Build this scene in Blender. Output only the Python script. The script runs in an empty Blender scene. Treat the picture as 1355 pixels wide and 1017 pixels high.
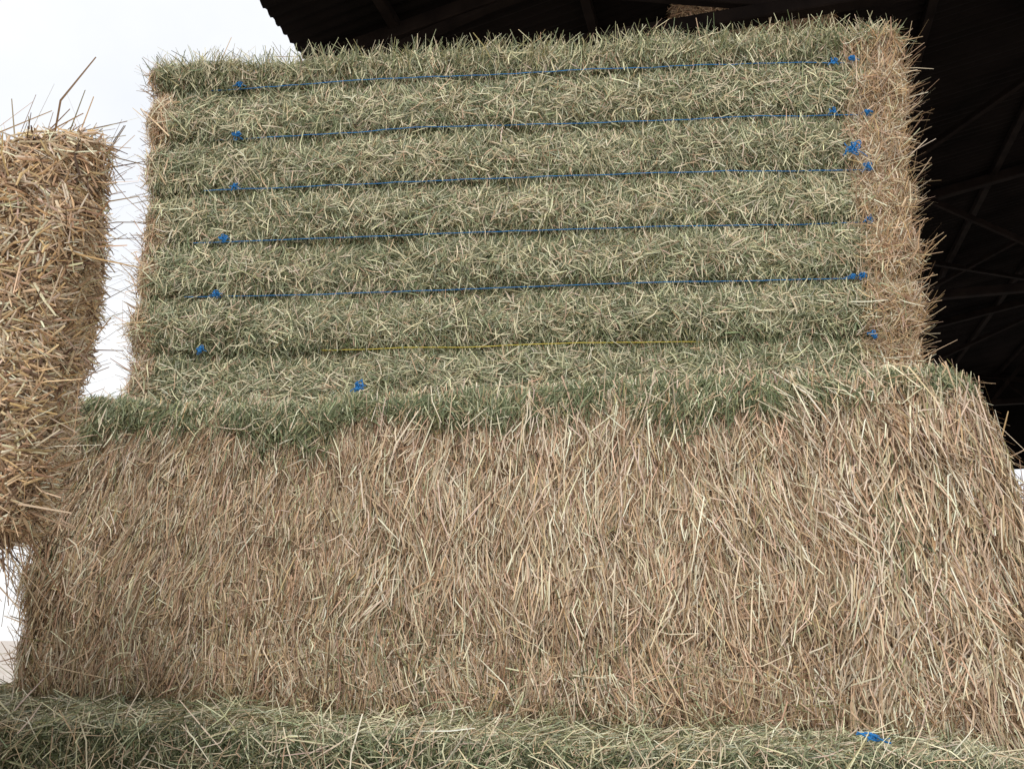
import bpy, bmesh, math, numpy as np
from mathutils import Vector
rng = np.random.default_rng(7)
EYE = 1.6
scene = bpy.context.scene
scene.view_settings.view_transform = 'Standard'
scene.view_settings.look = 'None'
scene.view_settings.exposure = 0

# ---------------------------------------------------------------- helpers
TAB = rng.random(65536) * 2 - 1
def vnoise(P, freq, seed=0):
    q = P * freq + seed * 17.31 + 500.0
    i = np.floor(q).astype(np.int64); f = q - i
    f = f * f * (3 - 2 * f)
    out = np.zeros(len(P))
    for dx in (0, 1):
        wx = f[:, 0] if dx else 1 - f[:, 0]
        for dy in (0, 1):
            wy = f[:, 1] if dy else 1 - f[:, 1]
            for dz in (0, 1):
                wz = f[:, 2] if dz else 1 - f[:, 2]
                h = ((i[:, 0] + dx) * 73856093) ^ ((i[:, 1] + dy) * 19349663) ^ ((i[:, 2] + dz) * 83492791) ^ (seed * 9781)
                h = (h ^ (h >> 13)) & 0xffff
                out += wx * wy * wz * TAB[h]
    return out
def nrm(a):
    return a / np.maximum(np.linalg.norm(a, axis=1, keepdims=True), 1e-9)
def link(ob, parent=None):
    scene.collection.objects.link(ob)
    if parent: ob.parent = parent
    return ob
def np_mesh(name, V, Q, mat, col=None, parent=None, smooth=False):
    me = bpy.data.meshes.new(name)
    V = np.ascontiguousarray(V, dtype=np.float32); Q = np.ascontiguousarray(Q, dtype=np.int32)
    me.vertices.add(len(V)); me.vertices.foreach_set('co', V.ravel())
    me.loops.add(Q.size); me.loops.foreach_set('vertex_index', Q.ravel())
    me.polygons.add(len(Q)); me.polygons.foreach_set('loop_start', np.arange(len(Q), dtype=np.int32) * 4)
    if smooth: me.polygons.foreach_set('use_smooth', np.ones(len(Q), dtype=bool))
    me.update(calc_edges=True)
    if col is not None:
        at = me.color_attributes.new('Col', 'FLOAT_COLOR', 'POINT')
        c4 = np.ones((len(V), 4), dtype=np.float32); c4[:, :3] = col
        at.data.foreach_set('color', c4.ravel())
    me.materials.append(mat)
    return link(bpy.data.objects.new(name, me), parent)

def new_mat(name):
    m = bpy.data.materials.new(name); m.use_nodes = True
    nt = m.node_tree; return m, nt, nt.nodes['Principled BSDF']
def straw_material():
    m, nt, b = new_mat('straw')
    a = nt.nodes.new('ShaderNodeAttribute'); a.attribute_name = 'Col'
    nt.links.new(a.outputs['Color'], b.inputs['Base Color'])
    b.inputs['Roughness'].default_value = .55
    b.inputs['Specular IOR Level'].default_value = .35
    return m
def noise_material(name, c1, c2, scale=20, rough=.9, bump=0.0, spec=.2, metal=0):
    m, nt, b = new_mat(name)
    tc = nt.nodes.new('ShaderNodeTexCoord')
    n = nt.nodes.new('ShaderNodeTexNoise'); n.inputs['Scale'].default_value = scale; n.inputs['Detail'].default_value = 8
    r = nt.nodes.new('ShaderNodeValToRGB')
    r.color_ramp.elements[0].color = (*c1, 1); r.color_ramp.elements[1].color = (*c2, 1)
    r.color_ramp.elements[0].position = .35; r.color_ramp.elements[1].position = .65
    nt.links.new(tc.outputs['Object'], n.inputs['Vector']); nt.links.new(n.outputs['Fac'], r.inputs['Fac'])
    nt.links.new(r.outputs['Color'], b.inputs['Base Color'])
    b.inputs['Roughness'].default_value = rough; b.inputs['Specular IOR Level'].default_value = spec
    b.inputs['Metallic'].default_value = metal
    if bump:
        bp = nt.nodes.new('ShaderNodeBump'); bp.inputs['Strength'].default_value = bump
        nt.links.new(n.outputs['Fac'], bp.inputs['Height']); nt.links.new(bp.outputs['Normal'], b.inputs['Normal'])
    return m
M_STRAW = straw_material()
M_CORE_G = noise_material('hay_core_green', (.035, .045, .018), (.10, .11, .05), 60, bump=.6)  # darker than the stems: shade in the gaps put into the core colour
M_CORE_T = noise_material('straw_core_tan', (.08, .05, .025), (.22, .14, .08), 60, bump=.6)  # tan core also coloured dark, painting in shade between stems
M_BLUE = noise_material('blue_twine', (.02, .16, .42), (.04, .25, .60), 80, rough=.5)
M_YEL = noise_material('yellow_twine', (.62, .50, .06), (.76, .62, .12), 80, rough=.5)
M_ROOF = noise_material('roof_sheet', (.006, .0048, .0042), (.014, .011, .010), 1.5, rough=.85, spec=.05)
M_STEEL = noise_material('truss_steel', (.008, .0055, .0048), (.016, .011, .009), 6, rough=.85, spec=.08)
M_GROUND = noise_material('ground_dirt', (.48, .42, .36), (.64, .58, .52), 1.2, bump=.3)

# ---------------------------------------------------------------- bale surface
class Bale:
    def __init__(s, corners, r=.08, disp=None, seed=0, amp=1.0):
        # corners: [front BL,BR,TL,TR, back BL,BR,TL,TR]
        s.c = np.array(corners, dtype=float); s.c[:, 2] += EYE
        c = s.c; s.amp = amp
        s.L = np.linalg.norm(c[1] - c[0]); s.D = np.linalg.norm(c[4] - c[0]); s.H = np.linalg.norm(c[2] - c[0])
        s.r = r; s.dispf = disp; s.seed = seed
    def warp(s, p):
        a = (p[:, 0] / s.L)[:, None]; b = (p[:, 1] / s.D)[:, None]; h = (p[:, 2] / s.H)[:, None]
        c = s.c
        f = (c[0] * (1 - a) + c[1] * a) * (1 - h) + (c[2] * (1 - a) + c[3] * a) * h
        k = (c[4] * (1 - a) + c[5] * a) * (1 - h) + (c[6] * (1 - a) + c[7] * a) * h
        return f * (1 - b) + k * b
    def at(s, face, u, v, inset=0.0):
        n = len(u); L, D, H = s.L, s.D, s.H
        z0 = np.zeros(n)
        p = {'F': lambda: (u * L, z0, v * H), 'B': lambda: (u * L, z0 + D, v * H),
             'L': lambda: (z0, u * D, v * H), 'R': lambda: (z0 + L, u * D, v * H),
             'T': lambda: (u * L, v * D, z0 + H), 'O': lambda: (u * L, v * D, z0)}[face]()
        p = np.stack(p, 1).astype(float)
        dims = np.array([L, D, H]); r = s.r
        pin = np.clip(p, r, dims - r)
        N = nrm(p - pin)
        q = pin + N * r
        d = s.amp * (0.016 * vnoise(q, 3.1, 1 + s.seed) + .010 * vnoise(q, 8, 2 + s.seed) + .008 * vnoise(q, 22, 3 + s.seed))
        if s.dispf is not None: d = d + s.dispf(q, N, s)
        q2 = q + N * (d - inset)[:, None]
        P = s.warp(q2)
        P2 = s.warp(q2 + N * .01)
        return P, nrm(P2 - P), q
    def core(s, mat, name, parent=None):
        Vs, Qs, off = [], [], 0
        for f in 'FBLRTO':
            nu, nv = 90, 90
            uu, vv = np.meshgrid(np.linspace(0, 1, nu), np.linspace(0, 1, nv))
            P, N, q = s.at(f, uu.ravel(), vv.ravel(), inset=np.full(nu * nv, .020))
            idx = np.arange(nu * nv).reshape(nv, nu) + off
            Q = np.stack([idx[:-1, :-1], idx[:-1, 1:], idx[1:, 1:], idx[1:, :-1]], -1).reshape(-1, 4)
            Vs.append(P); Qs.append(Q); off += nu * nv
        return np_mesh(name, np.concatenate(Vs), np.concatenate(Qs), mat, parent=parent, smooth=True)

ZA = np.array([0, 0, 1.0]); XA = np.array([1.0, 0, 0])
class Straws:
    def __init__(s): s.V = []; s.Q = []; s.C = []; s.off = 0
    def add(s, P, N, phi, tilt, L, w, h, col, fold=False, bend=.06):
        n = len(P)
        T1 = nrm(np.cross(ZA, N) + 1e-3 * XA); T2 = np.cross(N, T1)
        D = nrm(np.cos(phi)[:, None] * T1 + np.sin(phi)[:, None] * T2 + tilt[:, None] * N)
        C = P + N * h[:, None]
        Bv = (T1 * rng.normal(0, bend, n)[:, None] + T2 * rng.normal(0, bend, n)[:, None] + N * rng.normal(0, bend * .6, n)[:, None]) * L[:, None]
        S = nrm(np.cross(D, N) + 1e-4 * XA); Mv = np.cross(S, D)
        r = rng.normal(0, .6, n)[:, None]
        side = S * np.cos(r) + Mv * np.sin(r); up = Mv * np.cos(r) - S * np.sin(r)
        A = C - D * (L / 2)[:, None]; E = C + D * (L / 2)[:, None]; Mi = C + Bv
        hw = (w / 2)[:, None]
        k = 3 if fold else 2
        vs = []
        for pt, sc in ((A, .9), (Mi, 1.), (E, .6)):
            vs.append(pt - side * hw * sc)
            if fold: vs.append(pt + up * hw * .7 * sc)
            vs.append(pt + side * hw * sc)
        V = np.stack(vs, 1).reshape(-1, 3)
        m = 3 * k
        base = (np.arange(n) * m + s.off)[:, None]
        qs = []
        for st in range(2):
            for j in range(k - 1):
                a = st * k + j
                qs.append(np.concatenate([base + a, base + a + 1, base + a + 1 + k, base + a + k], 1))
        s.Q.append(np.stack(qs, 1).reshape(-1, 4)); s.V.append(V); s.off += n * m
        cc = np.repeat(col[:, None, :], m, axis=1)
        g = rng.uniform(.8, 1.15, (n, 3, 1, 1)); cc = (cc.reshape(n, 3, k, 3) * g).reshape(-1, 3)   # tone varies along each stem
        s.C.append(cc)
    def build(s, name, parent):
        return np_mesh(name, np.concatenate(s.V), np.concatenate(s.Q), M_STRAW, np.clip(np.concatenate(s.C), 0, .92), parent)

PAL = dict(
    sage=(.335, .365, .21), dgreen=(.145, .175, .078), pale=(.78, .72, .47), olive=(.36, .33, .16), grey=(.47, .485, .34),
    tan=(.68, .50, .325), lt=(.90, .75, .55), brown=(.39, .25, .145), gold=(.73, .51, .27), dk=(.15, .09, .05))
def pick(n, wts):
    keys = list(wts.keys())
    W = np.stack([np.broadcast_to(np.asarray(wts[k], dtype=float), (n,)) for k in keys], 1)
    W = np.maximum(W, 0); W = np.cumsum(W / W.sum(1, keepdims=True), 1)
    i = (rng.random(n)[:, None] > W).sum(1).clip(0, len(keys) - 1)
    c = np.array([PAL[k] for k in keys])[i]
    return np.clip(c * rng.uniform(.6, 1.2, n)[:, None] * (1 + rng.normal(0, .04, (n, 3))), 0.005, .9)
def rough_phi(P, mu, sd, cl=.5, seed=0):
    return mu + rng.normal(0, 1, len(P)) * sd + cl * vnoise(P, 9, 40 + seed) + cl * .8 * vnoise(P, 25, 41 + seed)

# ---------------------------------------------------------------- UPPER BALE
SZ = np.array([2.022, 1.804, 1.588, 1.38, 1.168, .9585])
UB0, UB1 = .66, 2.155
def upper_disp(q, N, s):
    z = UB0 + q[:, 2] / s.H * (UB1 - UB0) + .007 * vnoise(q, 2.0, 77) + .006 * vnoise(q, 9.0, 78)
    d = np.abs(z[:, None] - SZ[None]).min(1)
    t = np.clip(d / .106, 0, 1)
    hor = np.clip(1 - np.abs(N[:, 2]), 0, 1)
    depth = .042 + .014 * vnoise(q, 4, 79)
    return hor * (depth * np.power(t, .33) - .026) + .008 * vnoise(q, 13, 80)
upper = Bale([(-1.33, 2.97, UB0), (1.33, 2.77, UB0), (-1.385, 2.97, 2.14), (1.425, 2.77, 2.16),
              (-1.25, 4.15, UB0), (1.40, 3.97, UB0), (-1.29, 4.15, 2.14), (1.47, 3.97, 2.16)], .06, upper_disp, 3)
ub = upper.core(M_CORE_G, 'hay_bale')
S = Straws()
def upper_layer(face, n, h0=-.014, h1=.010, L0=.020, L1=.066, w0=.0013, w1=.0032, flecks=False):
    P, N, q = upper.at(face, rng.random(n), rng.random(n))
    z = UB0 + q[:, 2] / upper.H * (UB1 - UB0)
    dz = z[:, None] - SZ[None]
    t = np.clip(np.abs(dz).min(1) / .106, 0, 1)
    keep = np.ones(n, bool)
    if flecks: keep = rng.random(n) < np.clip(t * 2.2, 0, 1)
    vert = rng.random(n) < (.80 - .85 * t)
    vert |= (z > 2.05) & (rng.random(n) < .6)
    phi = np.where(vert, rough_phi(P, math.pi / 2, .5, .5), rough_phi(P, 0, .1, 1.2) + rng.uniform(-1.3, 1.3, n))
    phi = phi + (rng.random(n) < .5) * math.pi
    end = np.clip((q[:, 0] - (upper.L - .19) + .05 * vnoise(P, 4, 11) + .06 * vnoise(P, 14, 12)) / .07, 0, 1) + np.clip((.075 - q[:, 0] + .06 * vnoise(P, 9, 13)) / .05, 0, 1)
    end = np.where(rng.random(n) < .12, rng.random(n) * end, end)
    if face in 'LR': end = np.ones(n)
    end = np.clip(end, 0, 1)
    corner = end * np.clip((z - 2.0) / .1, 0, 1)
    cn = vnoise(P, 5, 14) + .6 * vnoise(P, 16, 15)
    tt = 1 - t; gv = np.clip(1 - t / .24, 0, 1)  # gv: darker green and brown stems in twine grooves, groove shade painted in
    if flecks:
        col = pick(n, dict(pale=.55 * (1 - end), lt=.15 + .3 * end, tan=.1 + .5 * end, sage=.2 * (1 - end)))
    else:
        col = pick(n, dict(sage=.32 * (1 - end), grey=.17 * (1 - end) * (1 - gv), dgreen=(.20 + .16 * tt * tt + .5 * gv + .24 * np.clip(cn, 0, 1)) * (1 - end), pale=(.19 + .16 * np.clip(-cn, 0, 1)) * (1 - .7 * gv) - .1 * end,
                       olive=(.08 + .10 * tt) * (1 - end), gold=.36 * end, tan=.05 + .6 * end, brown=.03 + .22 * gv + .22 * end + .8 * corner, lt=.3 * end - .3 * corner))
    long = rng.random(n) < .02
    L = rng.uniform(L0, L1, n) * np.where(long, 1.8, 1) * (1 + .5 * end) * (1 - .35 * gv)
    w = rng.uniform(w0, w1, n) * (1 + .25 * end)
    h = rng.uniform(h0, h1, n) * (1 - .5 * gv) + .009 * vnoise(P, 34, 16) * (1 - gv)
    K = keep
    S.add(P[K], N[K], phi[K], np.abs(rng.normal(0, .2, n))[K], L[K], w[K], h[K], col[K])
upper_layer('F', 200000)
upper_layer('F', 17000, h0=.004, h1=.016, L0=.03, L1=.08, w0=.0022, w1=.0042, flecks=True)
upper_layer('R', 24000); upper_layer('L', 14000); upper_layer('T', 20000); upper_layer('B', 3000)
def protrude(bale, face, n, ur, vr, wts, L0=.06, L1=.16, w0=.002, w1=.004, til=.9, store=None, mu=math.pi / 2, sd=1.0):
    P, N, q = bale.at(face, rng.uniform(*ur, n), rng.uniform(*vr, n))
    (store or S).add(P, N, rough_phi(P, mu, sd, .6), np.abs(rng.normal(til, .4, n)), L0 + (L1 - L0) * rng.random(n) ** 1.8, rng.uniform(w0, w1, n),
          rng.uniform(.0, .03, n), pick(n, wts), bend=.1)
TANW = dict(gold=.35, tan=.4, brown=.2, lt=.3); GRW = dict(sage=.4, pale=.4, olive=.2, dgreen=.2)
protrude(upper, 'F', 1500, (0, 1), (.95, 1), GRW)
protrude(upper, 'T', 2500, (0, 1), (0, .4), dict(pale=.5, olive=.2, tan=.3), L1=.2)
protrude(upper, 'R', 2600, (0, .6), (0, 1), TANW, L1=.26)
protrude(upper, 'L', 2200, (0, .6), (0, 1), TANW, L1=.18)
protrude(upper, 'F', 1500, (.93, 1), (0, 1), TANW, til=.5)
protrude(upper, 'F', 1800, (0, 1), (0, 1), dict(pale=.5, sage=.3), til=.3, L1=.12, sd=2)
S.build('hay_stems', ub)

# twine
def tube(name, pts, rad, mat, parent):
    cu = bpy.data.curves.new(name, 'CURVE'); cu.dimensions = '3D'; cu.bevel_depth = rad; cu.bevel_resolution = 2
    sp = cu.splines.new('POLY'); sp.points.add(len(pts) - 1)
    for i, p in enumerate(pts): sp.points[i].co = (*p, 1)
    cu.materials.append(mat)
    return link(bpy.data.objects.new(name, cu), parent)
def knot(c, size, parent, strands=4, rad=.0016, mat=None):
    """small frayed knot: a wrapped core plus loose ends"""
    for k in range(strands):
        pts = []; p = np.zeros(3); d = rng.normal(0, 1, 3); d /= np.linalg.norm(d)
        for i in range(26):
            pts.append((c[0] + p[0], c[1] - abs(p[1]) * .6 - .002 * k, c[2] + p[2]))
            d = d + rng.normal(0, .45, 3) - p / size * .35; d /= np.linalg.norm(d)
            p = p + d * size * .30
        tube('twine_knot', pts, rad, mat or M_BLUE, parent)
    for k in range(2):
        a = rng.uniform(-.6, .6) + (math.pi if k else 0); l = size * rng.uniform(1.5, 2.6)
        tube('twine_tail', [(c[0] + math.cos(a) * l * t, c[1] - .004 * math.sin(3 * t), c[2] + math.sin(a) * l * t - .3 * l * t * t) for t in np.linspace(0, 1, 7)], rad * .8, mat or M_BLUE, parent)
def upY(x): return 2.97 - .2 * (x + 1.36) / 2.78
LX = [-1.042, -1.03, -1.018, -1.038, -1.047, -1.082]; RX = [1.237, 1.266, 1.25, 1.227, 1.18, 1.19]
for i, z in enumerate(SZ):
    x0, x1 = (LX[i] - .12, RX[i] + .05); mat = M_BLUE
    if i == 5: x0, x1, mat = -.66, .66, M_YEL
    xs = np.linspace(x0, x1, 220); Pp = np.stack([xs, xs * 0, xs * 0 + z], 1)
    u = np.clip((xs + 1.36) / 2.76, 0, 1)
    Ps, Ns, _ = upper.at('F', u, np.full(len(xs), (z - UB0) / (UB1 - UB0)))
    ker = np.ones(41) / 41
    ysm = np.convolve(np.pad(Ps[:, 1], 20, mode='edge'), ker, 'valid')
    edge = np.abs((xs - (x0 + x1) / 2) / ((x1 - x0) / 2))
    yy = ysm - (.034 - .016 * edge ** 3 + .005 * vnoise(Pp, 5, 60 + i) + .003 * vnoise(Pp, 20, 61 + i))
    zz = z + EYE + .003 * vnoise(Pp, 2, 62 + i) + .0008 * vnoise(Pp, 10, 63 + i)
    tube('twine', list(zip(xs, yy, zz)), .0015, mat, ub)
    for kx, sz in ((LX[i], .011), (RX[i], .011)):
        j = int(np.argmin(np.abs(xs - kx))) if i < 5 else None
        yk = (ysm[j] - .034 if j is not None else upY(kx) - .024)
        knot((kx, yk, z + EYE + .003), sz, ub, 5)
knot((1.19, upY(1.19) - .035, 1.626 + EYE + .02), .022, ub, 6, .0018)
knot((1.16, upY(1.19) - .035, 2.0 + EYE), .010, ub, 3)
knot((1.14, upY(1.19) - .035, 1.795 + EYE), .010, ub, 3)
knot((1.14, upY(1.19) - .03, 1.165 + EYE), .010, ub, 3)

# ---------------------------------------------------------------- LOWER BALE (straw)
LSZ = np.array([.20, .40, .60])
def lower_disp(q, N, s):
    z = q[:, 2] + .02 * vnoise(q, 1.5, 91) + .012 * vnoise(q, 6, 93)
    d = np.abs(z[:, None] - LSZ[None]).min(1)
    hor = np.clip(1 - np.abs(N[:, 2]), 0, 1)
    rr = np.abs(N[:, 0]) * .05 * np.sin(np.clip(q[:, 2] / s.H, 0, 1) * math.pi)
    return hor * (.018 * np.power(np.clip(d / .07, 0, 1), .5)) + rr + .018 * vnoise(q * np.array([1, 1, .4]), 9, 92)
lower = Bale([(-1.32, 2.50, -.16), (1.30, 2.20, -.27), (-1.30, 2.55, .655), (1.22, 2.31, .69),
              (-1.15, 3.70, -.12), (1.42, 3.40, -.18), (-1.15, 3.75, .655), (1.36, 3.50, .69)], .06, lower_disp, 5)
lb = lower.core(M_CORE_T, 'straw_bale')
S = Straws()
def lower_layer(face, n, L0=.024, L1=.100, w0=.0016, w1=.0038, h0=-.020, h1=.010):
    P, N, q = lower.at(face, rng.random(n), rng.random(n))
    zl = q[:, 2]
    lean = -.42 * np.clip((1.1 - q[:, 0]) / .9, 0, 1) * np.clip(vnoise(P, 2, 20) + .8, 0, 1) + .08
    phi = rough_phi(P, math.pi / 2 + lean, .22, .34, 5)
    low = np.clip((.36 - zl) / .25, 0, 1) * .32 + .10
    phi = np.where(rng.random(n) < low, rng.uniform(0, math.pi, n), phi)
    phi = np.where(rng.random(n) < .75, phi + math.pi, phi)   # free tip pointing down
    zj = zl + .02 * vnoise(q, 1.5, 91) + .012 * vnoise(q, 6, 93)
    d = np.abs(zj[:, None] - LSZ[None]).min(1); g = np.exp(-(d / .024) ** 2) * np.clip(vnoise(P, 5, 27) + .5, 0, 1)
    topg = np.clip((zl - (lower.H - .010 + .015 * vnoise(P, 6, 21) + .02 * vnoise(P, 20, 22))) / .03, 0, 1)
    if face == 'T': topg = np.ones(n)
    gp = np.clip(vnoise(P, 3.2, 23) - .25, 0, 1) * .35 + .8 * np.clip(1 - np.hypot((q[:, 0] - 2.35) / .10, (zl - .46) / .18), 0, 1)
    k = 1 - topg
    cn = np.clip(vnoise(P, 12, 24), 0, 1); c2 = np.clip(vnoise(P, 3, 26), -.5, .5)
    col = pick(n, dict(tan=.46 * k, lt=(.28 - .2 * c2) * k, brown=(.14 + .20 * g + .20 * cn) * k, dk=(.06 + .12 * g) * k, gold=.03 * k, sage=.5 * topg + .4 * gp, dgreen=.4 * topg + .35 * gp,
                       olive=.02 + .12 * topg + .02 * k, pale=.08 + .18 * topg))
    big = np.clip((q[:, 0] - 1.5) / .8, 0, 1)
    long = rng.random(n) < (.06 + .14 * big)
    L = rng.uniform(L0, L1, n) * np.where(long, 2.0, 1) * (1 - .3 * g)
    w = rng.uniform(w0, w1, n) * (1 + .25 * big)
    h = rng.uniform(h0, h1, n) + .012 * vnoise(P * np.array([1, 1, .4]), 46, 25) + np.where(long, .008, 0)
    S.add(P, N, phi, np.abs(rng.normal(.05, .15, n)), L, w, h, col, fold=True)
lower_layer('F', 135000)
lower_layer('R', 24000); lower_layer('L', 12000); lower_layer('T', 14000); lower_layer('B', 2000)
LTW = dict(tan=.4, lt=.6, brown=.1)
protrude(lower, 'R', 2300, (0, .6), (0, 1), dict(tan=.5, lt=.4, brown=.2), L0=.08, L1=.2, w1=.0042, mu=-math.pi / 2, sd=.5, til=.5)
protrude(lower, 'L', 1600, (0, .6), (0, 1), dict(tan=.5, lt=.4, brown=.2), L1=.14)
protrude(lower, 'F', 1900, (.82, 1), (0, 1), LTW, L0=.08, L1=.24, w0=.0026, w1=.0046, til=.22, mu=-math.pi / 2, sd=.3)
protrude(lower, 'F', 1900, (.35, .85), (.3, .97), LTW, L0=.08, L1=.24, w0=.0022, w1=.004, til=.10, mu=-math.pi / 2, sd=.15)
protrude(lower, 'F', 2500, (0, 1), (0, .95), LTW, L0=.04, L1=.11, til=.22, w1=.0036, mu=-math.pi / 2, sd=.7)
# green hay hanging over the lip
n = 25000
uu = rng.random(n)
uu[:1500] = rng.normal(.26, .045, 1500)
uu[1500:2300] = rng.normal(.68, .03, 800)
uu = np.clip(uu, 0, 1)
Px = np.stack([uu * 2.6, uu * 0, uu * 0], 1)
clump = .070 + .030 * vnoise(Px, 4, 30) + .045 * vnoise(Px, 17, 31) + .03 * vnoise(Px, 45, 32) + (.07 + .06 * vnoise(Px, 30, 34)) * np.exp(-((uu - .26) / .055) ** 2) + .04 * np.exp(-((uu - .68) / .035) ** 2)
clump = np.clip(clump, .02, .2) * rng.uniform(.7, 1.25, n)
dn = rng.random(n) ** 2.0
vv = 1 - (.002 + dn * clump) / lower.H
P, N, q = lower.at('F', uu, np.clip(vv, 0, 1))
S.add(P, nrm(N * np.array([1, 1, .3])), rough_phi(P, -math.pi / 2, .55, .8, 9), np.abs(rng.normal(.1, .25, n)), rng.uniform(.025, .08, n), rng.uniform(.0015, .0032, n),
      rng.uniform(0, .030, n) + .016 * vnoise(P, 18, 33), pick(n, dict(dgreen=.45 + .4 * dn, sage=.30, olive=.2, pale=.12, tan=.08)))  # more dark green lower down, painting in the shadow below the crest
n = 9000   # crest: stems lying along the edge
P, N, q = lower.at('T', rng.random(n), rng.random(n) * .10)
S.add(P, N, rng.uniform(-1, 1, n), rng.normal(0, .3, n), rng.uniform(.03, .11, n), rng.uniform(.0015, .0035, n), rng.uniform(-.01, .022, n), pick(n, dict(sage=.4, grey=.3, pale=.4, dgreen=.15)))
S.build('straw_stems', lb)
knot((-.43, 2.385, .675 + EYE), .012, lb, 5, .0017)

# ---------------------------------------------------------------- LEDGE BALE
ledge = Bale([(-1.50, 2.14, -1.6), (1.10, 2.00, -1.6), (-1.50, 2.14, -.168), (1.10, 2.00, -.26),
              (-1.40, 3.2, -1.6), (1.25, 3.1, -1.6), (-1.40, 3.2, -.11), (1.25, 3.1, -.17)], .035, None, 8)
gb = ledge.core(M_CORE_G, 'hay_bale')
S = Straws()
def ledge_layer(face, n, vr=(0, 1)):
    P, N, q = ledge.at(face, rng.random(n), rng.uniform(*vr, n))
    phi = rough_phi(P, 0, .5, 1.0, 3) if face == 'T' else rng.uniform(0, 6.28, n)
    phi = np.where(rng.random(n) < .3, rng.uniform(0, 6.28, n), phi)
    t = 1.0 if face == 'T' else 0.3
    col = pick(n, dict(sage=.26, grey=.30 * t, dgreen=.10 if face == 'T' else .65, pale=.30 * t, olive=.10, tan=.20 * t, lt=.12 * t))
    if face != 'T': col *= .8  # front and ends coloured darker than the pale top, shade painted into stems
    S.add(P, N, phi, np.abs(rng.normal(0, .25, n)), rng.uniform(.022, .08, n), rng.uniform(.0014, .0030, n), rng.uniform(-.014, .010, n) + .009 * vnoise(P, 20, 36), col)
ledge_layer('T', 65000, (0, .5)); ledge_layer('F', 55000, (.75, 1)); ledge_layer('F', 9000, (0, .75)); ledge_layer('R', 9000); ledge_layer('L', 5000)
protrude(ledge, 'T', 1200, (0, 1), (0, .3), dict(pale=.5, lt=.3, sage=.3), L0=.05, L1=.18, til=.3, w1=.0032, sd=2)
protrude(ledge, 'F', 2400, (0, 1), (.85, 1), dict(pale=.4, lt=.2, tan=.2, sage=.3), L0=.05, L1=.2, til=.35, sd=2, w1=.0032)
S.build('hay_stems', gb)
knot((.776, 2.04, -.20 + EYE), .008, gb, 3, .0016)
for k in range(2):
    tube('twine', [(.738 + .075 * t, 2.03 - .008 * math.sin(4 * t + k), -.198 + EYE + .006 * math.sin(5 * t + 2 * k) - .012 * t) for t in np.linspace(0, 1, 14)], .0018, M_BLUE, gb)

# ---------------------------------------------------------------- NEAR LEFT BALE AND ITS STACK
near = Bale([(-2.9, 1.15, .16), (-.712, 1.27, .155), (-2.9, 1.15, .775), (-.678, 1.27, .775),
             (-3.2, 1.85, .22), (-1.02, 1.90, .20), (-3.2, 1.85, .775), (-.97, 1.90, .775)], .028,
            lambda q, N, s: .020 * vnoise(q, 16, 95) + .014 * vnoise(q, 7, 96), 11, .5)
nb = near.core(M_CORE_T, 'straw_bale')
S = Straws()
def near_layer(face, n, ur=(0, 1), vr=(0, 1)):
    P, N, q = near.at(face, rng.uniform(*ur, n), rng.uniform(*vr, n))
    phi = rough_phi(P, 0, .7, 1.0, 4); phi = np.where(rng.random(n) < .35, rng.uniform(0, 6.28, n), phi)
    cn = vnoise(P, 9, 97)
    col = pick(n, dict(gold=.28, tan=.40, brown=.26 + .2 * cn, dk=.12 + .1 * cn, lt=.28 - .15 * cn, pale=.05))
    S.add(P, N, phi, np.abs(rng.normal(0, .40, n)), rng.uniform(.015, .07, n), rng.uniform(.0014, .0046, n), rng.uniform(-.016, .018, n) + .014 * vnoise(P, 34, 37), col, fold=True)
near_layer('F', 22000, (.82, 1)); near_layer('F', 10000, (0, .82)); near_layer('R', 15000); near_layer('T', 8000); near_layer('O', 7000)
W = dict(gold=.35, tan=.4, brown=.3, dk=.12, lt=.2)
def poke(face, n, ur, vr, L0, L1, dirv, sd, W, w0=.0013, w1=.0032):
    """loose stems with a chosen heading"""
    P, N, q = near.at(face, rng.uniform(*ur, n), rng.uniform(*vr, n))
    cl = np.stack([vnoise(P, 22, 50), vnoise(P, 22, 51), vnoise(P, 22, 52)], 1)
    d = nrm(np.array(dirv)[None] + cl * .8 + rng.normal(0, sd, (n, 3)))
    L = L0 + (L1 - L0) * rng.random(n) ** 2.6
    P = P + d * (L * rng.uniform(.1, .38, n))[:, None]
    T1 = nrm(np.cross(ZA, d) + 1e-3)
    Nn = np.cross(T1, d)
    T1b = nrm(np.cross(ZA, Nn) + 1e-3 * XA); T2b = np.cross(Nn, T1b)
    S.add(P, Nn, np.arctan2((d * T2b).sum(1), (d * T1b).sum(1)), np.zeros(n), L, rng.uniform(w0, w1, n), np.zeros(n), pick(n, W), bend=.07)
poke('R', 700, (0, .35), (0, 1), .03, .16, (1, -.2, .3), .8, W)
poke('F', 480, (.93, 1), (0, 1), .03, .15, (1, -.3, .3), .8, W)
poke('T', 380, (.86, 1), (0, .3), .03, .15, (.5, -.2, .7), .8, W)
poke('T', 30, (.88, 1), (0, .2), .14, .28, (.9, -.1, .6), .4, dict(pale=.5, brown=.3, gold=.3), .002, .0034)
poke('R', 26, (0, .2), (.1, 1), .12, .24, (1, -.1, .4), .45, dict(pale=.3, brown=.4, dk=.2, tan=.2), .002, .0036)
poke('F', 200, (.90, 1), (0, .08), .04, .16, (.3, -.2, -1), .5, dict(brown=.5, dk=.2, tan=.4))
poke('O', 320, (.88, 1), (0, .3), .06, .28, (.3, -.1, -1), .4, dict(brown=.5, dk=.3, tan=.2))
poke('R', 200, (.0, .3), (0, .3), .04, .15, (.7, -.1, -.6), .5, dict(brown=.5, tan=.4, dk=.2))
S.build('straw_stems', nb)

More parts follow.
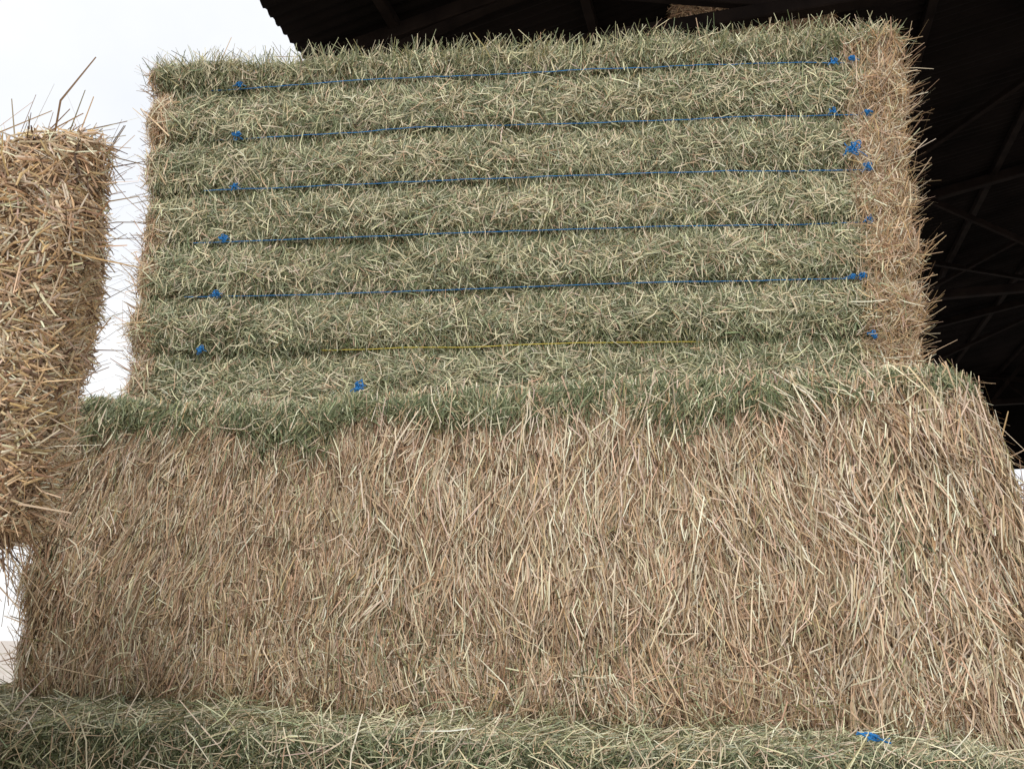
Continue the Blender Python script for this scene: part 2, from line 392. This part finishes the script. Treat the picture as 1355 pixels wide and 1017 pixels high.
def plain_bale(corners, seed, dens=1.0, name='straw_bale', w=None):
    b = Bale(corners, .07, None, seed)
    o = b.core(M_CORE_T, name)
    st = Straws()
    for f in 'FRLT':
        n = int(9000 * dens)
        P, N, q = b.at(f, rng.random(n), rng.random(n))
        st.add(P, N, rng.uniform(0, 6.28, n), np.abs(rng.normal(0, .3, n)), rng.uniform(.05, .13, n), rng.uniform(.003, .006, n), rng.uniform(-.01, .02, n),
               pick(n, w or dict(gold=.35, tan=.35, brown=.3, dk=.08)))
    st.build('straw_stems', o)
def box_c(x0, x1, y0, y1, z0, z1, sk=0.0):
    return [(x0, y0, z0), (x1, y0, z0), (x0, y0, z1), (x1, y0, z1), (x0 + sk, y1, z0), (x1 + sk, y1, z0), (x0 + sk, y1, z1), (x1 + sk, y1, z1)]
plain_bale(box_c(-3.1, -.97, 1.22, 1.9, -.70, .145, -.3), 21)
plain_bale(box_c(-3.1, -1.0, 1.22, 1.9, -1.6, -.70, -.3), 22)
zz = [-1.6, -.30, 1.0, 2.30, 3.62]
for i in range(4):
    plain_bale(box_c(.95, 1.88, 4.35, 6.5, zz[i], zz[i + 1]), 30 + i, 1.6 if i == 3 else .4, w=dict(brown=.5, tan=.35, dk=.1) if i == 3 else None)

# ---------------------------------------------------------------- SHED
shed = link(bpy.data.objects.new('hay_shed', None))
O = np.array([-1.37, 4.0]); ev = np.array([.26, .966]); ev /= np.linalg.norm(ev); pv = np.array([ev[1], -ev[0]])
E0, E1, PW, ZE, SL = -.8, 14.2, 14.0, 3.3 + EYE, .2
def W3(e, p, z): a = O + ev * e + pv * p; return (a[0], a[1], z)
def roofz(p): return ZE + SL * (p if p < PW / 2 else PW - p)
for side in (0, 1):
    es = np.arange(E0, E1, .02); pr = (0, PW / 2) if side == 0 else (PW / 2, PW)
    V = []
    for e in es:
        wz = .012 * math.sin(e / .076 * 2 * math.pi)
        for p in pr: V.append(W3(e, p, roofz(p) + wz))
    k = len(es); i = np.arange(k - 1)[:, None] * 2
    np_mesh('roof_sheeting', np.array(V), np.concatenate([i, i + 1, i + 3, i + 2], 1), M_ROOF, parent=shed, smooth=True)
def bar(a, b, t, name='truss_member'):
    a = Vector(a); b = Vector(b); d = (b - a); L = d.length
    me = bpy.data.meshes.new(name)
    bm = bmesh.new(); bmesh.ops.create_cube(bm, size=1)
    for v in bm.verts: v.co = Vector((v.co.x * t, v.co.y * t, v.co.z * L))
    bmesh.ops.bevel(bm, geom=bm.edges[:], offset=t * .08, segments=1, affect='EDGES')
    bm.to_mesh(me); bm.free(); me.materials.append(M_STEEL)
    o = bpy.data.objects.new(name, me); o.rotation_mode = 'QUATERNION'
    o.rotation_quaternion = d.to_track_quat('Z', 'Y'); o.location = (a + b) / 2
    return link(o, shed)
for e in (.5, 4.9, 9.3, 13.9):
    bar(W3(e, .1, ZE - .25), W3(e, PW - .1, ZE - .25), .08)
    for s in (0, 1):
        bar(W3(e, 0.05 if s == 0 else PW - .05, ZE - .08), W3(e, PW / 2, ZE + SL * PW / 2 - .1), .09)
    m = 10
    for j in range(m):
        p0 = PW * j / m; p1 = PW * (j + 1) / m
        if j % 2 == 0: bar(W3(e, p0, ZE - .25), W3(e, p1, roofz(p1) - .1), .05)
        else: bar(W3(e, p0, roofz(p0) - .1), W3(e, p1, ZE - .25), .05)
    bar(W3(e, .3, 0), W3(e, .3, ZE - .1), .16, 'post'); bar(W3(e, PW - .3, 0), W3(e, PW - .3, ZE - .1), .16, 'post')
for p in np.arange(.6, PW, 1.05):
    bar(W3(E0 + .1, p, roofz(p) - .05), W3(E1 - .1, p, roofz(p) - .05), .06, 'purlin')
for e0 in (.5, 4.9, 9.3):   # wind bracing
    bar(W3(e0, 3, roofz(3) - .15), W3(e0 + 4.4, 7, roofz(7) - .15), .05, 'brace'); bar(W3(e0, 7, roofz(7) - .15), W3(e0 + 4.4, 3, roofz(3) - .15), .05, 'brace')
V = [W3(E1, 0, ZE - .35), W3(E1, PW, ZE - .35), W3(E1, PW, ZE), W3(E1, PW / 2, ZE + SL * PW / 2), W3(E1, 0, ZE)]
me = bpy.data.meshes.new('gable_cladding'); me.from_pydata(V, [], [(0, 1, 2, 3, 4)]); me.materials.append(M_ROOF); link(bpy.data.objects.new('gable_cladding', me), shed)
es = np.arange(E0, E1, .02); V = []
for e in es:
    wz = .012 * math.sin(e / .076 * 2 * math.pi)
    for z in (0, ZE): V.append(W3(e, PW + wz, z))
i = np.arange(len(es) - 1)[:, None] * 2
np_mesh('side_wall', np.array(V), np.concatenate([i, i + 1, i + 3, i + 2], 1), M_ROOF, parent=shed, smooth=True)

# ---------------------------------------------------------------- GROUND
me = bpy.data.meshes.new('ground'); R = 600
me.from_pydata([(-R, -R, 0), (R, -R, 0), (R, R, 0), (-R, R, 0)], [], [(0, 1, 2, 3)]); me.materials.append(M_GROUND)
link(bpy.data.objects.new('ground', me))

# ---------------------------------------------------------------- LIGHT + SKY
sun_el, sun_az = math.radians(52), math.radians(184)   # azimuth clockwise from +Y
dirv = Vector((math.sin(sun_az) * math.cos(sun_el), math.cos(sun_az) * math.cos(sun_el), math.sin(sun_el)))
sd = bpy.data.lights.new('sun', 'SUN'); sd.energy = 1.45; sd.angle = math.radians(14); sd.color = (1, .96, .91)
so = link(bpy.data.objects.new('sun', sd)); so.rotation_mode = 'QUATERNION'; so.rotation_quaternion = dirv.to_track_quat('Z', 'Y')
w = bpy.data.worlds.new('World'); scene.world = w; w.use_nodes = True
nt = w.node_tree; bg = nt.nodes['Background']; out = nt.nodes['World Output']
sky = nt.nodes.new('ShaderNodeTexSky'); sky.sky_type = 'NISHITA'; sky.sun_disc = False; sky.sun_elevation = sun_el; sky.sun_rotation = sun_az
nt.links.new(sky.outputs[0], bg.inputs[0]); bg.inputs[1].default_value = .12
b2 = nt.nodes.new('ShaderNodeBackground'); b2.inputs[1].default_value = 1.15
tc = nt.nodes.new('ShaderNodeTexCoord'); no = nt.nodes.new('ShaderNodeTexNoise'); no.inputs['Scale'].default_value = 3; no.inputs['Detail'].default_value = 6
rp = nt.nodes.new('ShaderNodeValToRGB'); rp.color_ramp.elements[0].position = .3; rp.color_ramp.elements[1].position = .6
rp.color_ramp.elements[0].color = (.84, .87, .93, 1); rp.color_ramp.elements[1].color = (.99, .995, 1.0, 1)
nt.links.new(tc.outputs['Generated'], no.inputs['Vector']); nt.links.new(no.outputs['Fac'], rp.inputs['Fac']); nt.links.new(rp.outputs[0], b2.inputs[0])
mx = nt.nodes.new('ShaderNodeMixShader'); mx.inputs[0].default_value = .9
nt.links.new(bg.outputs[0], mx.inputs[1]); nt.links.new(b2.outputs[0], mx.inputs[2]); nt.links.new(mx.outputs[0], out.inputs[0])

# ---------------------------------------------------------------- CAMERA
cd = bpy.data.cameras.new('camera'); cd.sensor_width = 36; cd.lens = 36 * 1170 / 1355; cd.clip_end = 2000; cd.clip_start = .05
co = link(bpy.data.objects.new('camera', cd)); co.location = (0, 0, EYE); co.rotation_euler = (math.radians(90 + 16), 0, 0)
scene.camera = co
